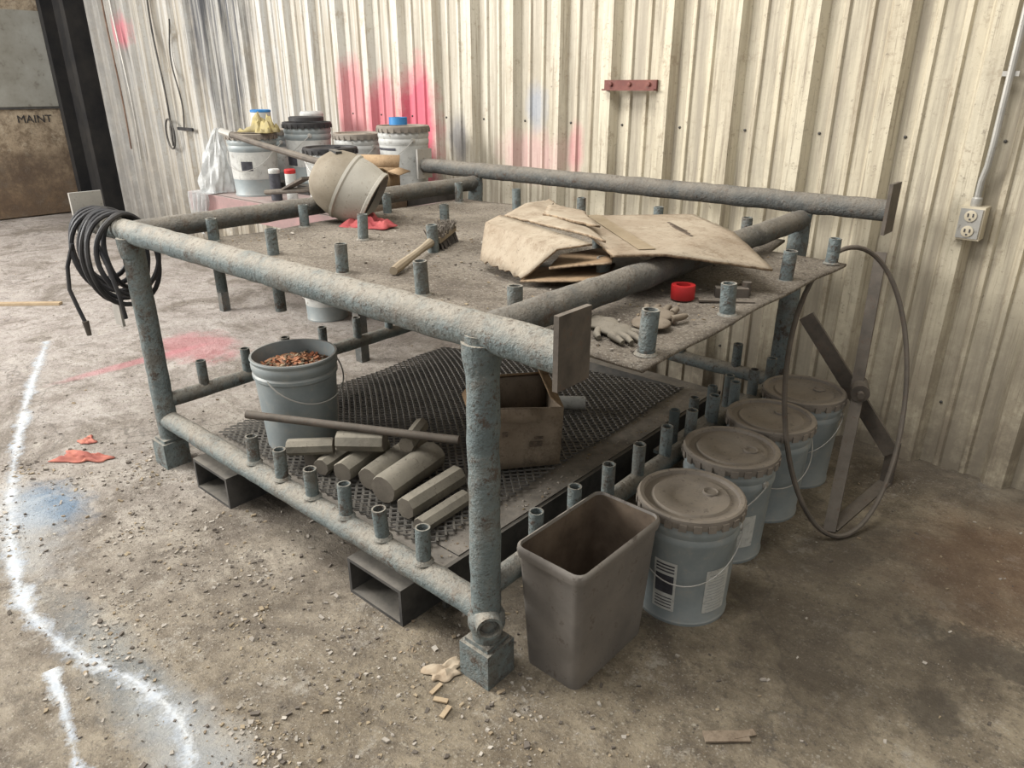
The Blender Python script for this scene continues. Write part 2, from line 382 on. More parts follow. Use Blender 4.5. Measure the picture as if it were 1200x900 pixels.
for i,X in enumerate(cols):
    for j,Y in enumerate(rows):
        if X==-.87 and Y==2.97: Y=2.80
        x_=X+random.uniform(-.015,.015); y_=Y+random.uniform(-.015,.015); h=.100+random.uniform(-.010,.012)
        tl=V((random.uniform(-.007,.007),random.uniform(-.007,.007),0))
        zb=.76 if (j==0 and i<2) else (.80 if (i==0) else .955)
        g.pipe((x_,y_,zb),V((x_,y_,.985+h))+tl,.0225,16)
        g.lathe([(.031,0),(.026,.006)],12,Matrix.Translation((x_,y_,.982)))
g.done('top_pegs',rack)
g=G().mat(STEEL)
for i in range(6):
    X=-2.37+.192*i; g.pipe((X,YF,.24),(X+random.uniform(-.006,.006),YF+random.uniform(-.006,.006),.368+random.uniform(-.008,.008)),.0235,16)
    g.lathe([(.028,0),(.033,.006),(.026,.016)],14,Matrix.Translation((X,YF,.250)))
for i in range(10):
    Y=1.42+.19*i; g.pipe((XR,Y,.31),(XR,Y,.445),.0225,14)
for i in range(8):
    Y=1.40+.22*i; g.pipe((XL,Y,.31),(XL,Y,.44),.0225,14)
for i in range(6):
    X=-2.85+.30*i; g.pipe((X,YB-.02,.31),(X,YB-.02,.44),.0225,14)
for i in range(4): g.pipe((XR-.14,2.5+.17*i,.20),(XR-.14,2.5+.17*i,.36),.0215,14)
g.bbox((XR-.17,2.40,.19),(XR-.11,3.2,.205))
g.done('lower_pegs',rack)
# ---------------------------------------------------------------- base platform (fork skid)
sk=empty('forklift_skid_platform')
g=G().mat(DARK)
for xa,xb in ((-2.80,-2.53),(-1.74,-1.47)):
    t=.012
    g.bbox((xa,1.16,0),(xb,3.1,t)); g.bbox((xa,1.16,.128),(xb,3.1,.14)); g.bbox((xa,1.16,t),(xa+t,3.1,.128)); g.bbox((xb-t,1.16,t),(xb,3.1,.128))
g.done('fork_tubes',sk)
g=G().mat(DECK)
g.bbox((-2.80,1.27,.14),(-1.40,1.35,.20)); g.bbox((-2.80,3.08,.14),(-1.40,3.17,.20)); g.bbox((-2.80,1.35,.14),(-2.72,3.08,.20)); g.bbox((-1.58,1.35,.14),(-1.40,3.08,.205))
g.mat(DARK)
g.bbox((-1.40,1.27,.05),(-1.385,3.17,.20))
g.bbox((-2.72,1.35,.14),(-1.56,3.08,.150))
g.done('deck_frame',sk)
g=G().mat(MESHM)
C=[V((-2.80,1.29,.215)),V((-1.49,1.30,.215)),V((-1.53,3.06,.222)),V((-2.84,2.68,.235))]
def bil(u,v):
    p=C[0].lerp(C[1],u).lerp(C[3].lerp(C[2],u),v); p.z+=.006*math.sin(u*7+v*5)+.004*math.sin(v*17); return p
nx,ny=17,44
for j in range(ny):
    for par in (0,1):
        for i in range(nx*2):
            up_=(i%2==par)
            a=bil(i/(2*nx),(j+(0 if up_ else 1)*.92+.04)/ny); b=bil((i+1)/(2*nx),(j+(1 if up_ else 0)*.92+.04)/ny)
            g.bar(a,b,.0085,.006,(.0,.45,1))
g.done('expanded_metal_sheet',sk)

# ---------------------------------------------------------------- pails
def closed_pail(name,loc,H=.40,rb=.145,rt=.160,rotz=0,labels=(),lid=LID,bandmats=None,handle=True,body=PAIL):
    e=empty(name,loc,(0,0,rotz)); r=lambda z: rb+(rt-rb)*z/H
    g=G().mat(body)
    pr=[(rb-.012,.006),(rb+.003,0),(rb+.004,.010),(r(.012),.016),(r(H*.28),H*.28)]
    if bandmats:
        pr+=[(r(H*.28)+.0005,H*.28),(r(H*.72)+.0005,H*.72)]
    pr+=[(r(H*.72),H*.72),(r(H*.76)+.0045,H*.76),(r(H*.79)+.0045,H*.79),(r(H*.82),H*.82),(r(H*.86)+.0045,H*.86),(r(H*.88)+.0045,H*.88),(r(H*.91),H*.91),(rt,H-.012)]
    ml=[body]*len(pr)
    if bandmats: ml[5]=bandmats
    g.lathe(pr,44,mats=ml); g.done('body',e)
    g=G().mat(lid)
    g.lathe([(rt-.01,H-.03),(rt+.006,H-.030),(rt+.009,H-.012),(rt+.008,H+.001),(rt+.002,H+.005),(rt-.010,H+.003),(rt-.014,H-.008),(rt-.035,H-.009),(rt-.042,H-.003),(.070,H-.002),(.063,H-.0065),(.02,H-.0065)],48)
    for k in range(24):
        a=2*PI*k/24; g.box(((rt+.009)*math.cos(a),(rt+.009)*math.sin(a),H-.022),(.006,.024,.024),(0,0,a))
    g.lathe([(.026,0),(.026,.006),(.022,.008),(.018,.004),(.014,.004)],20,Matrix.Translation((.055,.04,H-.005)))
    g.done('lid',e)
    if handle:
        g=G().mat(GALV)
        for sg in (-1,1):
            g.lathe([(.016,0),(.014,.008),(.006,.010)],12,Matrix.Translation((sg*(r(H*.8)),0,H*.8))@Matrix.Rotation(sg*PI/2,4,'Y'))
        pts=[]
        R=r(H*.8)+.012
        for k in range(25):
            th=PI*k/24; dz=-.15*math.sin(th); y=-math.sqrt(max(0,1-math.cos(th)**2))*(R-.001)
            pts.append((R*math.cos(th),y-.003,H*.8+dz))
        g.tube(pts,.0022,6); g.done('bail_handle',e)
    for (ang,wd,z0,z1,mt) in labels:
        g=G().mat(mt)
        off=.0012 if mt is LABW else .0018
        def f(u,v):
            z=z0+(z1-z0)*v; a=ang+(u-.5)*wd; rr=r(z)+off; return V((rr*math.cos(a),rr*math.sin(a),z))
        g.grid(f,8,2); g.done('label',e)
    return e
d=math.radians
L1=[(d(-106),.50,.05,.235,LABW),(d(-106),.40,.115,.185,LABK),(d(-40),.60,.05,.215,LABW)]
for q_ in range(3): L1.append((d(-106),.40,.195+.012*q_,.201+.012*q_,LABK))
for q_ in range(4): L1.append((d(-106),.38,.060+.012*q_,.064+.012*q_,LABK))
for q_ in range(12): L1.append((d(-40)+random.uniform(-.04,.0),.50+random.uniform(-.08,0),.062+.012*q_,.064+.012*q_,PAIL))
closed_pail('paint_pail',(-.875,1.875,0),rotz=d(20),labels=L1)
closed_pail('paint_pail',(-.925,2.265,0),rotz=d(-15),labels=[(d(-20),.5,.07,.2,LABW)])
closed_pail('paint_pail',(-.925,2.615,0),rotz=d(40))
closed_pail('paint_pail',(-.925,2.965,0),rotz=d(10))
BENCH=.90
closed_pail('solvent_pail',(-4.72,2.74,BENCH),rotz=d(30),lid=LID,bandmats=WHITEP,labels=[(d(-80),.8,.12,.27,LABW),(d(-80),.5,.17,.23,LABK)])
closed_pail('solvent_pail',(-4.62,3.12,BENCH+.06),rotz=d(-30),lid=BLACK,bandmats=WHITEP,body=PAIL,labels=[(d(-60),.7,.12,.20,LABK)])
closed_pail('solvent_pail',(-3.98,2.84,BENCH),H=.34,rotz=d(70),lid=BLACK,body=WHITEP,bandmats=WHITEP)
closed_pail('solvent_pail',(-3.74,3.24,BENCH+.06),rotz=d(-20),lid=LID,body=WHITEP,bandmats=WHITEP,labels=[(d(-90),.9,.05,.13,LABK),(d(-75),1.2,.26,.275,LABK)])
closed_pail('solvent_pail',(-5.02,3.05,BENCH),rotz=d(0),lid=LID,bandmats=WHITEP)
closed_pail('solvent_pail',(-4.18,3.22,BENCH),rotz=d(0),lid=LID,body=WHITEP,labels=[(d(-60),.7,.12,.25,LABK)])
closed_pail('solvent_pail',(-4.45,3.02,0),rotz=d(0),lid=LID,bandmats=WHITEP)
e=empty('open_scrap_pail',(-2.46,1.49,.223)); H=.385; rb=.142; rt=.166; r=lambda z: rb+(rt-rb)*z/H
g=G().mat(PAIL)
g.lathe([(rb-.01,.004),(rb,0),(r(.2),.2),(r(H-.09),H-.09),(r(H-.08)+.006,H-.082),(r(H-.07)+.006,H-.07),(r(H-.06),H-.062),(r(H-.045)+.006,H-.045),(r(H-.03)+.006,H-.03),(rt,H-.02),(rt+.006,H-.006),(rt+.004,H),(rt-.004,H),(rt-.006,H-.01),(r(.25)-.006,.25),(rb-.006,.02)],48); g.done('body',e)
g=G().mat(RUST)
def f(u,v):
    rr=u*.155; a=v*2*PI; return V((rr*math.cos(a),rr*math.sin(a),.305+.03*(1-u*u)+.006*math.sin(a*5+u*9)))
g.grid(f,8,24)
for mt in (ORC,COPP,COPP,RUST,CHIPT):
    g.mat(mt)
    for k in range(80):
        a=random.uniform(0,2*PI); rr=.145*math.sqrt(random.random()); g.box((rr*math.cos(a),rr*math.sin(a),.342-.03*(rr/.15)**2+random.uniform(0,.016)),(random.uniform(.012,.04),random.uniform(.006,.014),.005),(random.uniform(-.6,.6),random.uniform(-.6,.6),random.uniform(0,6)))
g.done('copper_scrap_fill',e)
g=G().mat(GALV); pts=[]
for k in range(25):
    th=PI*k/24; pts.append((.172*math.cos(th),-.03-.14*math.sin(th)*.9-.02,H-.06-.11*math.sin(th)))
R_=Matrix.Rotation(d(95),3,'Z'); g.tube([R_@V(p) for p in pts],.003,6); g.done('bail_handle',e)

# ---------------------------------------------------------------- waste basket
def rrect(cx,cy,w,l,z,rad,n=6):
    pts=[]
    for (sx,sy,a0) in ((1,1,0),(-1,1,90),(-1,-1,180),(1,-1,270)):
        for k in range(n+1):
            a=d(a0+90*k/n); pts.append((cx+sx*(w/2-rad)+rad*math.cos(a),cy+sy*(l/2-rad)+rad*math.sin(a),z))
    return pts
e=empty('waste_basket',(-.985,1.478,0),(0,0,d(-1)))
g=G().mat(BIN)
S=lambda z:(.190+.035*z/.42,.345+.050*z/.42)
rings=[rrect(0,0,.175,.33,.003,.024)]
for z in (0.0,.02,.15,.30,.385): w,l=S(z); rings.append(rrect(0,0,w,l,z,.026))
w,l=S(.4); rings+= [rrect(0,0,w+.012,l+.012,.387,.032),rrect(0,0,w+.018,l+.018,.405,.034),rrect(0,0,w+.014,l+.014,.417,.032),rrect(0,0,w,l,.420,.028),rrect(0,0,w-.006,l-.006,.412,.026)]
g.loops(rings,cap0=True); 
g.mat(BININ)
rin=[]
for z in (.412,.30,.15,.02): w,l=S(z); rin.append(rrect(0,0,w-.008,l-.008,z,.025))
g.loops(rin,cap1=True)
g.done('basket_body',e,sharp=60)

# ---------------------------------------------------------------- cardboard box on the platform
e=empty('open_cardboard_box',(-1.68,1.96,.235),(0,0,d(52)))
bw,bd,bh=.29,.24,.27
g=G().mat(CARDR)
def hz(i): return [.265,.245,.285,.28][i%4]
co=[(-bw/2,-bd/2),(bw/2,-bd/2),(bw/2,bd/2),(-bw/2,bd/2)]
for i in range(4):
    a=co[i];b=co[(i+1)%4];h0=hz(i);h1=hz(i+1); n=V((b[1]-a[1],-(b[0]-a[0]),0)).normalized()
    def f(u,v):
        p=V((a[0]+(b[0]-a[0])*u,a[1]+(b[1]-a[1])*u,0))
        dent=-.012*max(0,1-((u-.55)**2+(v-.6)**2)*9)
        flare=V((p.x,p.y,0))*(.06*v)
        return p+flare+n*dent+V((0,0,(h0+(h1-h0)*u)*v))
    g.grid(f,6,6)
g.grid(lambda u,v:V((-bw/2+bw*u,-bd/2+bd*v,.002)),1,1)
g.done('box_walls',e,solid=.005)
g=G().mat(CARDI)
F=1.06
g.grid(lambda u,v:V((-bw/2*F-.045*v,(-bd/2+bd*u)*F,.28-.01*u-.05*v)),3,1,False)
g.grid(lambda u,v:V((bw/2*F-.05*v,(-bd/2+bd*u)*F,.245+.04*u+.045*v)),3,1,False)
g.grid(lambda u,v:V(((-bw/2+bw*u)*F,bd/2*F-.05*v,.28+.03*v)),3,1,False)
g.mat(CARDR); g.grid(lambda u,v:V(((-bw/2+bw*u*.7)*F,-bd/2*F-.012-.012*v,.265-.015*u-.05*v)),4,1,False)
g.done('flaps',e,solid=.005)
PRT=simple('faded_print',(.07,.055,.042),(.15,.11,.08),40,.9,spk=(.2,.15,.1))
g=G().mat(PRT)
g.box((.05,-bd/2-.008,.10),(.05,.002,.022)); g.box((.06,-bd/2-.008,.125),(.035,.002,.010)); g.box((-.07,-bd/2-.008,.15),(.02,.002,.02)); g.done('printed_marks',e)
g=G().mat(WHITEP); g.pipe((-1.98,2.30,.26),(-1.73,2.50,.26),.03); g.done('rolled_paper')

# ---------------------------------------------------------------- billets + rod
def billet(a,b,r,n=10):
    g=G().mat(WOODG); a=V(a);b=V(b); dd=(b-a).normalized(); p=dd.orthogonal().normalized(); q=dd.cross(p); ph_=random.random()
    pr=[1+random.uniform(-.05,.05) for k in range(n)]
    def ring(c,s_): return [c+(p*math.cos(2*PI*(k+ph_)/n)+q*math.sin(2*PI*(k+ph_)/n))*r*pr[k]*s_ for k in range(n)]
    g.loops([ring(a,.93),ring(a+dd*.008,1),ring(b-dd*.008,1),ring(b,.93)])
    g.mat(WOODE); g.face([g.bm.verts.new(v) for v in ring(a,.93)]); g.face([g.bm.verts.new(v) for v in ring(b,.93)])
    return g.done('wood_billet',sharp=30)
z0=.222
billet((-1.80,1.375,z0+.056),(-1.86,1.68,z0+.056),.055,14)
billet((-1.915,1.40,z0+.047),(-2.00,1.73,z0+.047),.045,12)
billet((-1.665,1.36,z0+.042),(-1.69,1.64,z0+.042),.042,8)
billet((-1.56,1.33,z0+.032),(-1.575,1.56,z0+.032),.032,8)
billet((-2.03,1.37,z0+.044),(-2.10,1.62,z0+.044),.042,12)
billet((-2.135,1.35,z0+.036),(-2.20,1.58,z0+.036),.036,8)
billet((-2.22,1.36,z0+.032),(-2.27,1.50,z0+.032),.032,8)
billet((-2.12,1.43,z0+.125),(-1.965,1.53,z0+.135),.042,8)
billet((-2.27,1.30,z0+.095),(-2.14,1.42,z0+.10),.032,8)
billet((-1.88,1.56,z0+.135),(-1.97,1.72,z0+.135),.032,8)
g=G().mat(RUSTD); pts=[V((-2.46,1.255,.415)).lerp(V((-1.70,1.66,.40)),i/10) for i in range(11)]
g.tube(pts,[.017]+[.0155]*9+[.017],12); g.done('steel_rod')

# ---------------------------------------------------------------- hose coil on the rack end
random.seed(5)
g=G().mat(BLACK)
for k in range(10):
    pts=[]; ang=d(random.uniform(-22,26)); R=.135+.012*(k%4); xx=-3.45+.030*k; sq=.80+random.uniform(-.06,.08)
    for i in range(40):
        a=2*PI*i/40
        y=R*sq*math.sin(a)*math.cos(ang); xo=R*sq*math.sin(a)*math.sin(ang)+.012*math.sin(3*a+k); z=R*1.15*math.cos(a)
        pts.append((xx+xo,YF+y+.01*math.sin(k),1.112-R*1.15+z))
    g.tube(pts,.0105,8,closed=True)
pts=[(-3.42,YF-.12,.98),(-3.45,YF-.15,.88),(-3.46,YF-.16,.78),(-3.44,YF-.15,.70),(-3.42,YF-.14,.63)]
g.tube(pts,.009,8)
pts=[(-3.20,YF-.10,1.0),(-3.14,YF-.10,.92),(-3.11,YF-.09,.80),(-3.12,YF-.08,.70)]
g.tube(pts,.009,8)
g.mat(RUSTD); g.tube([(-3.42,YF-.14,.64),(-3.415,YF-.138,.575)],[.014,.010],10)
g.done('coiled_air_hose')

# ---------------------------------------------------------------- flattened cardboard carton (stiff creased panels)
e=empty('flattened_cardboard_carton')
def cz(x,base=1.119):
    return base if x<-1.09 else base-(x+1.09)*.24
def sheet(mat,P0,P1,P2,P3,name,n=16,zf=cz,jag=0.0):
    g=G().mat(mat); P0,P1,P2,P3=[V((p[0],p[1],0)) for p in (P0,P1,P2,P3)]
    def f(u,v):
        p=P0.lerp(P1,u).lerp(P3.lerp(P2,u),v)
        if jag and (u in(0,1) or v in(0,1)): p+=V((random.uniform(-jag,jag),random.uniform(-jag,jag),0))
        p.z=zf(p.x,p.y) if zf is not cz else zf(p.x); return p
    g.grid(f,n,n,False); g.done(name,e,solid=.008,rim=CEDGE)
sheet(CARDD,(-1.20,1.85),(-.85,2.23),(-1.38,2.70),(-1.74,2.33),'right_panel',24,cz,.003)
sheet(CARDI,(-1.24,1.90),(-.99,2.22),(-1.35,2.60),(-1.60,2.30),'under_panel',12,lambda x,y:cz(x)-.014,.010)
sheet(CARDD,(-1.26,1.90),(-1.72,2.32),(-2.02,2.58),(-1.88,2.12),'left_panel',24,lambda x,y:1.132+.018*max(0,1-abs((x+1.70)*.55+(y-2.16)*.83)/.14),.004)
sheet(CARDD,(-1.40,2.06),(-1.62,2.28),(-1.84,2.36),(-1.70,2.14),'torn_flap',12,lambda x,y:1.156,.008)
g=G().mat(CARDD)
A1=[V((-1.885,2.10,1.137)),V((-1.30,1.88,1.137))]
A2=[V((-1.86,1.99,1.125)),V((-1.40,1.83,1.115))]
A3=[V((-1.79,1.885,1.012)),V((-1.52,1.80,1.000))]
rows_=[A1,A2,A3]
def f(u,v):
    k=min(1,int(v*2)); t=v*2-k; a=rows_[k][0].lerp(rows_[k][1],u); b=rows_[k+1][0].lerp(rows_[k+1][1],u)
    p=a.lerp(b,t)
    if v==1: p+=V((0,random.uniform(-.006,.006),random.uniform(-.003,.012)))
    return p
g.grid(f,16,8,False); g.mat(CARDI)
def f2(u,v):
    a=V((-1.52,1.79,.998)).lerp(V((-1.22,1.85,1.04)),u); b=V((-1.60,1.95,1.0)).lerp(V((-1.30,2.02,1.05)),u)
    return a.lerp(b,v)+V((0,random.uniform(-.005,.005) if v==0 else 0,0))
g.grid(f2,8,3,False)
def f4(u,v):
    a=V((-1.43,1.83,1.05)).lerp(V((-1.21,1.86,1.095)),u); b=V((-1.55,2.05,1.04)).lerp(V((-1.35,2.1,1.09)),u)
    return a.lerp(b,v)+V((0,random.uniform(-.005,.005) if v==0 else 0,0))
g.grid(f4,8,2,False)
g.done('folded_flaps',e,solid=.007,sharp=10,rim=CEDGE)
g=G().mat(simple('packing_tape',(.20,.15,.09),(.27,.21,.14),10,.4))
g.bar((-1.66,2.40,1.1255),(-1.16,1.98,1.1255),.055,.002); g.done('tape_strip',e)
g=G().mat(PRT)
for k in range(3): g.bar((-1.36+.03*k,2.46-.035*k,1.1245),(-1.22+.03*k,2.34-.035*k,1.1245),.010,.001)
g.done('printed_marks',e)
g=G().mat(DARK)
g.grid(lambda u,v:V((-1.62+.45*u,1.98+.35*v,.998+.004*math.sin(u*9+v*4))),8,6); g.done('interior_shade_sheet',e,solid=.004)  # dark sheet added under the panels, stands in for shade inside the carton
# scrub brush
e=empty('scrub_brush')
HW=simple('brush_handle_wood',(.24,.19,.13),(.31,.26,.185),14,.85)
g=G().mat(HW); a=V((-1.92,1.585,1.008));b=V((-2.13,1.975,1.03))
g.tube([a.lerp(b,i/8) for i in range(9)],[.015,.018,.017,.015,.014,.014,.015,.018,.022],10)
bd_=(b-a).normalized(); sd=V((bd_.y,-bd_.x,0))
g.bar(b-bd_*.01,b+bd_*.21,.06,.022); g.done('handle_and_block',e)
g=G().mat(simple('bristles_dark',(.05,.042,.035),(.10,.085,.07),30,.9))
for i in range(16):
    for j in range(5):
        p=b+bd_*(.005+.013*i)+sd*(-.024+.012*j)+V((0,0,-.008)); q=p+V((random.uniform(-.006,.006),random.uniform(-.006,.006),0))+sd*(j-2)*.007; q.z=.986
        g.tube([p,q],[.004,.0055],5)
g.done('bristles',e)
g=G().mat(simple('bristles_gray',(.12,.10,.085),(.20,.175,.14),40,.9)); 
for i in range(260):
    p=b+bd_*random.uniform(0,.20)+sd*random.uniform(-.035,.035)+V((0,0,.006)); g.tube([p,p+V((random.uniform(-.02,.02),random.uniform(-.02,.02),.034))],[.0025,.0012],4)
g.done('top_bristles',e)
def crumple(name,c,rx,ry,h,mat,seed=1,n=18,rot=0):
    random.seed(seed); ph_=[random.uniform(0,6) for _ in range(8)]
    g=G().mat(mat); R=Matrix.Rotation(rot,3,'Z')
    def f(u,v):
        a=(u-.5)*2;b_=(v-.5)*2; edge=max(0,1-max(abs(a),abs(b_))**3)
        rr=1+.25*math.sin(3*math.atan2(b_,a)+ph_[0])+.12*math.sin(7*math.atan2(b_,a)+ph_[1])
        z=h*edge*(.45+.3*math.sin(a*6+ph_[2]+b_*3)+.3*math.sin(b_*8+ph_[3]-a*4)+.15*math.sin(a*15+b_*13))+.004
        return V(c)+R@V((a*rx*rr,b_*ry*rr,max(.002,z)))
    g.grid(f,n,n); o=g.done(name,solid=.003); random.seed(seed+50); return o
crumple('red_rag',(-2.76,2.16,.985),.10,.09,.05,REDC,3)
GL1=simple('leather_brown',(.12,.09,.062),(.18,.14,.10),9,.9,dust=(.23,.195,.15),spk=(.08,.06,.045)); GL2=simple('leather_gray',(.13,.115,.09),(.18,.16,.125),9,.9,dust=(.24,.21,.165),spk=(.09,.075,.06))
def glove(name,c,rot,mat,s_=1.0):
    g=G().mat(mat); R=Matrix.Rotation(rot,3,'Z'); c=V(c)
    def ell(p,rx,ry,rz):
        g.loops([[c+R@V((p[0]*s_+rx*s_*math.cos(t)*math.sin(q)*(1+.1*math.sin(3*t)),p[1]*s_+ry*s_*math.sin(t)*math.sin(q),p[2]+rz*math.cos(q)*(1+.25*math.sin(4*t+2)))) for t in [2*PI*k/16 for k in range(16)]] for q in [PI*(.02+.96*i/8) for i in range(9)]],True,True)
    ell((0,0,.012),.055,.045,.013); ell((-.07,0,.011),.055,.05,.012)
    for i,(yy,ln) in enumerate(((-.033,.045),(-.011,.055),(.012,.05),(.034,.035))):
        g.tube([c+R@V((.03*s_,yy*s_,.010)),c+R@V(((.045+ln*.5)*s_,yy*1.15*s_,.012)),c+R@V(((.045+ln)*s_,yy*(1.1+.3*(i%2))*s_,.008))],[.011,.010,.007],8)
    g.tube([c+R@V((-.02*s_,-.04*s_,.010)),c+R@V((.01*s_,-.065*s_,.011)),c+R@V((.03*s_,-.07*s_,.008))],[.011,.010,.007],8)
    g.done(name,sharp=80)
glove('work_glove',(-.985,1.76,.986),1.9,GL1,1.1); glove('work_glove',(-1.00,1.57,.986),-.4,GL2,1.0)
crumple('torn_red_scrap',(-3.45,.94,0),.11,.045,.025,simple('faded_red_orange_cloth',(.42,.16,.11),(.30,.10,.08),15,.9),8,rot=.6)
crumple('torn_red_scrap',(-3.62,1.02,0),.04,.03,.012,simple('faded_red_orange_cloth_small',(.42,.16,.11),(.30,.10,.08),15,.9),14,n=8)
crumple('yellow_work_glove',(-4.66,2.80,BENCH+.405),.12,.09,.12,YEL,12)
g=G().mat(REDT); g.lathe([(.022,0),(.036,0),(.037,.002),(.037,.042),(.036,.044),(.022,.044),(.022,0)],28,cap0=False,cap1=False); g.done('red_tape_roll',loc=(-1.035,2.00,.986))
g=G().mat(RUSTD); g.box((-.93,2.12,1.0),(.10,.035,.03),(0,0,.6)); g.tube([(-.90,2.16,1.03),(-.90,2.16,.99)],.015,10); g.bar((-.98,2.0,.99),(-.84,2.09,.99),.02,.006); g.done('pipe_clip')
# blasting hood
e=empty('blasting_hood',(-2.935,2.17,1.152))
ax=V((.56,.42,-.38)).normalized(); q=V((0,0,1)).rotation_difference(ax).to_matrix().to_4x4()
g=G().mat(HOOD1)
g.lathe([(.012,-.175),(.07,-.162),(.115,-.132),(.142,-.085),(.155,-.035),(.157,-.01)],36,q,cap1=False)
g.mat(HOOD2); g.lathe([(.162,-.01),(.163,.004),(.157,.012),(.156,.06),(.149,.10),(.143,.13),(.146,.134),(.146,.148),(.137,.150),(.132,.12)],36,q,cap0=False,cap1=False)
g.mat(DARK); g.lathe([(.132,.12),(.06,.10),(.01,.095)],36,q,cap0=False)
g.done('shell',e)
g=G().mat(DARK); g.bar(V((-.05,-.03,.165)),V((.03,-.05,.160)),.03,.01); g.done('strap_clip',e)
g=G().mat(RUSTD); g.tube([(-4.50,2.48,1.31),(-4.2,2.45,1.28),(-3.22,2.36,1.20)],[.018,.017,.020],10)
g.mat(GALV); g.tube([(-4.66,2.50,1.325),(-4.50,2.48,1.31)],[.022,.022],10); g.done('steel_pry_bar')
g=G().mat(RUSTD); g.tube([(-4.35,2.58,.96),(-3.8,2.5,1.03),(-3.28,2.40,1.11)],.016,10)
g.bar((-4.1,2.56,1.0),(-3.55,2.36,1.13),.05,.012)
g.done('flat_scraper')

# ---------------------------------------------------------------- bench at the back
e=empty('work_bench')
g=G().mat(PINK); g.bbox((-5.25,2.52,BENCH-.03),(-3.38,3.52,BENCH)); g.bbox((-5.25,2.50,BENCH-.13),(-3.38,2.53,BENCH-.0)); g.done('bench_top',e)
g=G().mat(DPIPE)
for X in (-5.18,-3.50):
    for Y in (2.6,3.42): g.bbox((X-.03,Y-.03,0),(X+.03,Y+.03,BENCH-.03))
g.bbox((-5.2,3.40,.25),(-3.45,3.44,.31)); g.done('bench_legs',e)
g=G().mat(DARK); g.bbox((-4.84,2.93,BENCH),(-4.40,3.46,BENCH+.06)); g.bbox((-3.94,3.04,BENCH),(-3.5,3.46,BENCH+.06)); g.done('bench_riser_board',e)
def carton(name,c,s_,rz,mat=CARD,open_=True):
    g=G().mat(mat); w,l,h=s_
    g.grid(lambda u,v:V((-w/2+w*u,-l/2,h*v)),1,1,False);g.grid(lambda u,v:V((-w/2+w*u,l/2,h*v)),1,1,False)
    g.grid(lambda u,v:V((-w/2,-l/2+l*u,h*v)),1,1,False);g.grid(lambda u,v:V((w/2,-l/2+l*u,h*v)),1,1,False)
    g.grid(lambda u,v:V((-w/2+w*u,-l/2+l*v,0.003)),1,1,False)
    if open_:
        g.grid(lambda u,v:V((-w/2+w*u,-l/2-.07*v,h+.025*v)),1,1,False);g.grid(lambda u,v:V((-w/2+w*u,l/2+.03*v,h+.07*v)),1,1,False)
        g.grid(lambda u,v:V((-w/2-.06*v,-l/2+l*u,h+.04*v)),1,1,False);g.grid(lambda u,v:V((w/2+.07*v,-l/2+l*u,h-.02*v)),1,1,False)
    else: g.grid(lambda u,v:V((-w/2+w*u,-l/2+l*v,h)),1,1,False)
    return g.done(name,loc=c,rot=(0,0,rz),solid=.005,fixn=False)
carton('cardboard_carton',(-3.57,2.83,BENCH),(.30,.28,.12),.4,CARDR,False)
carton('cardboard_carton',(-3.57,2.83,BENCH+.128),(.27,.22,.11),.55,CARD,True)
def can(name,loc,r_,h,mats):
    g=G().mat(mats[0]); g.lathe([(r_-.004,0),(r_,.004),(r_,h*.86)],24,cap1=False); g.mat(mats[1]); g.lathe([(r_,h*.86),(r_*1.03,h*.88),(r_*1.03,h*.97),(r_*.9,h),(r_*.4,h)],24,cap0=False); g.done(name,loc=loc)
can('blue_paint_can',(-5.00,3.00,BENCH+.41),.07,.13,(WHITEP,BLUE))
can('blue_paint_can',(-4.96,3.40,BENCH),.085,.52,(BLUE,WHITEP))
can('spray_can',(-4.27,2.72,BENCH),.035,.20,(WHITEP,REDT))
can('spray_can',(-4.36,2.66,BENCH),.035,.20,(LABK,WHITEP))
g=G().mat(BLUE); g.lathe([(.035,0),(.058,0),(.058,.045),(.035,.045),(.035,0)],24,cap0=False,cap1=False); g.done('blue_tape_roll',loc=(-3.76,3.22,BENCH+.06+.408))
g=G().mat(BLACK); g.lathe([(.12,0),(.12,.025),(.11,.03),(.02,.026)],30); g.done('can_lid',loc=(-4.62,3.12,BENCH+.06+.41))
# plastic bag: sits on the bench corner, spills over the front edge
m=M('clear_plastic_bag',.35); m.base((.52,.53,.52)); m.b.inputs['Alpha'].default_value=.62; m.bump(m.noise(18,5,.7),.8,.02)
g=G().mat(m.m)
def f(u,v):
    a=u*2*PI; fold=.012*math.sin(a*5+v*6)+.010*math.sin(a*11-v*9)+.006*math.sin(a*17+v*14)
    prof_=[(.012,1.33),(.03,1.30),(.045,1.24),(.085,1.16),(.11,1.06),(.12,.98),(.115,.905)]
    t=v*6; k=min(5,int(t)); t-=k; rr=prof_[k][0]*(1-t)+prof_[k+1][0]*t; z=prof_[k][1]*(1-t)+prof_[k+1][1]*t
    rr+=fold*min(1,rr/.08); return V((-5.03+.05*(1-v)+rr*math.cos(a),2.64-.03*v+rr*.9*math.sin(a),z))
g.grid(f,64,30)
def f(u,v):
    X=-5.17+.25*u+.02*math.sin(v*7)*u; yb=2.60 if v<.15 else 2.488; z=.906 if v<.15 else .908-.26*(v-.15)/.85
    y=2.62-.13*v/.15 if v<.15 else 2.487-.018*abs(math.sin(u*13+v*3))-.012*math.sin(u*27)-.012
    if v>=.95: z+=.03*math.sin(u*11)
    return V((X,y,z+(.004 if v<.15 else 0)))
g.grid(f,40,20); g.done('plastic_bag',fixn=False)

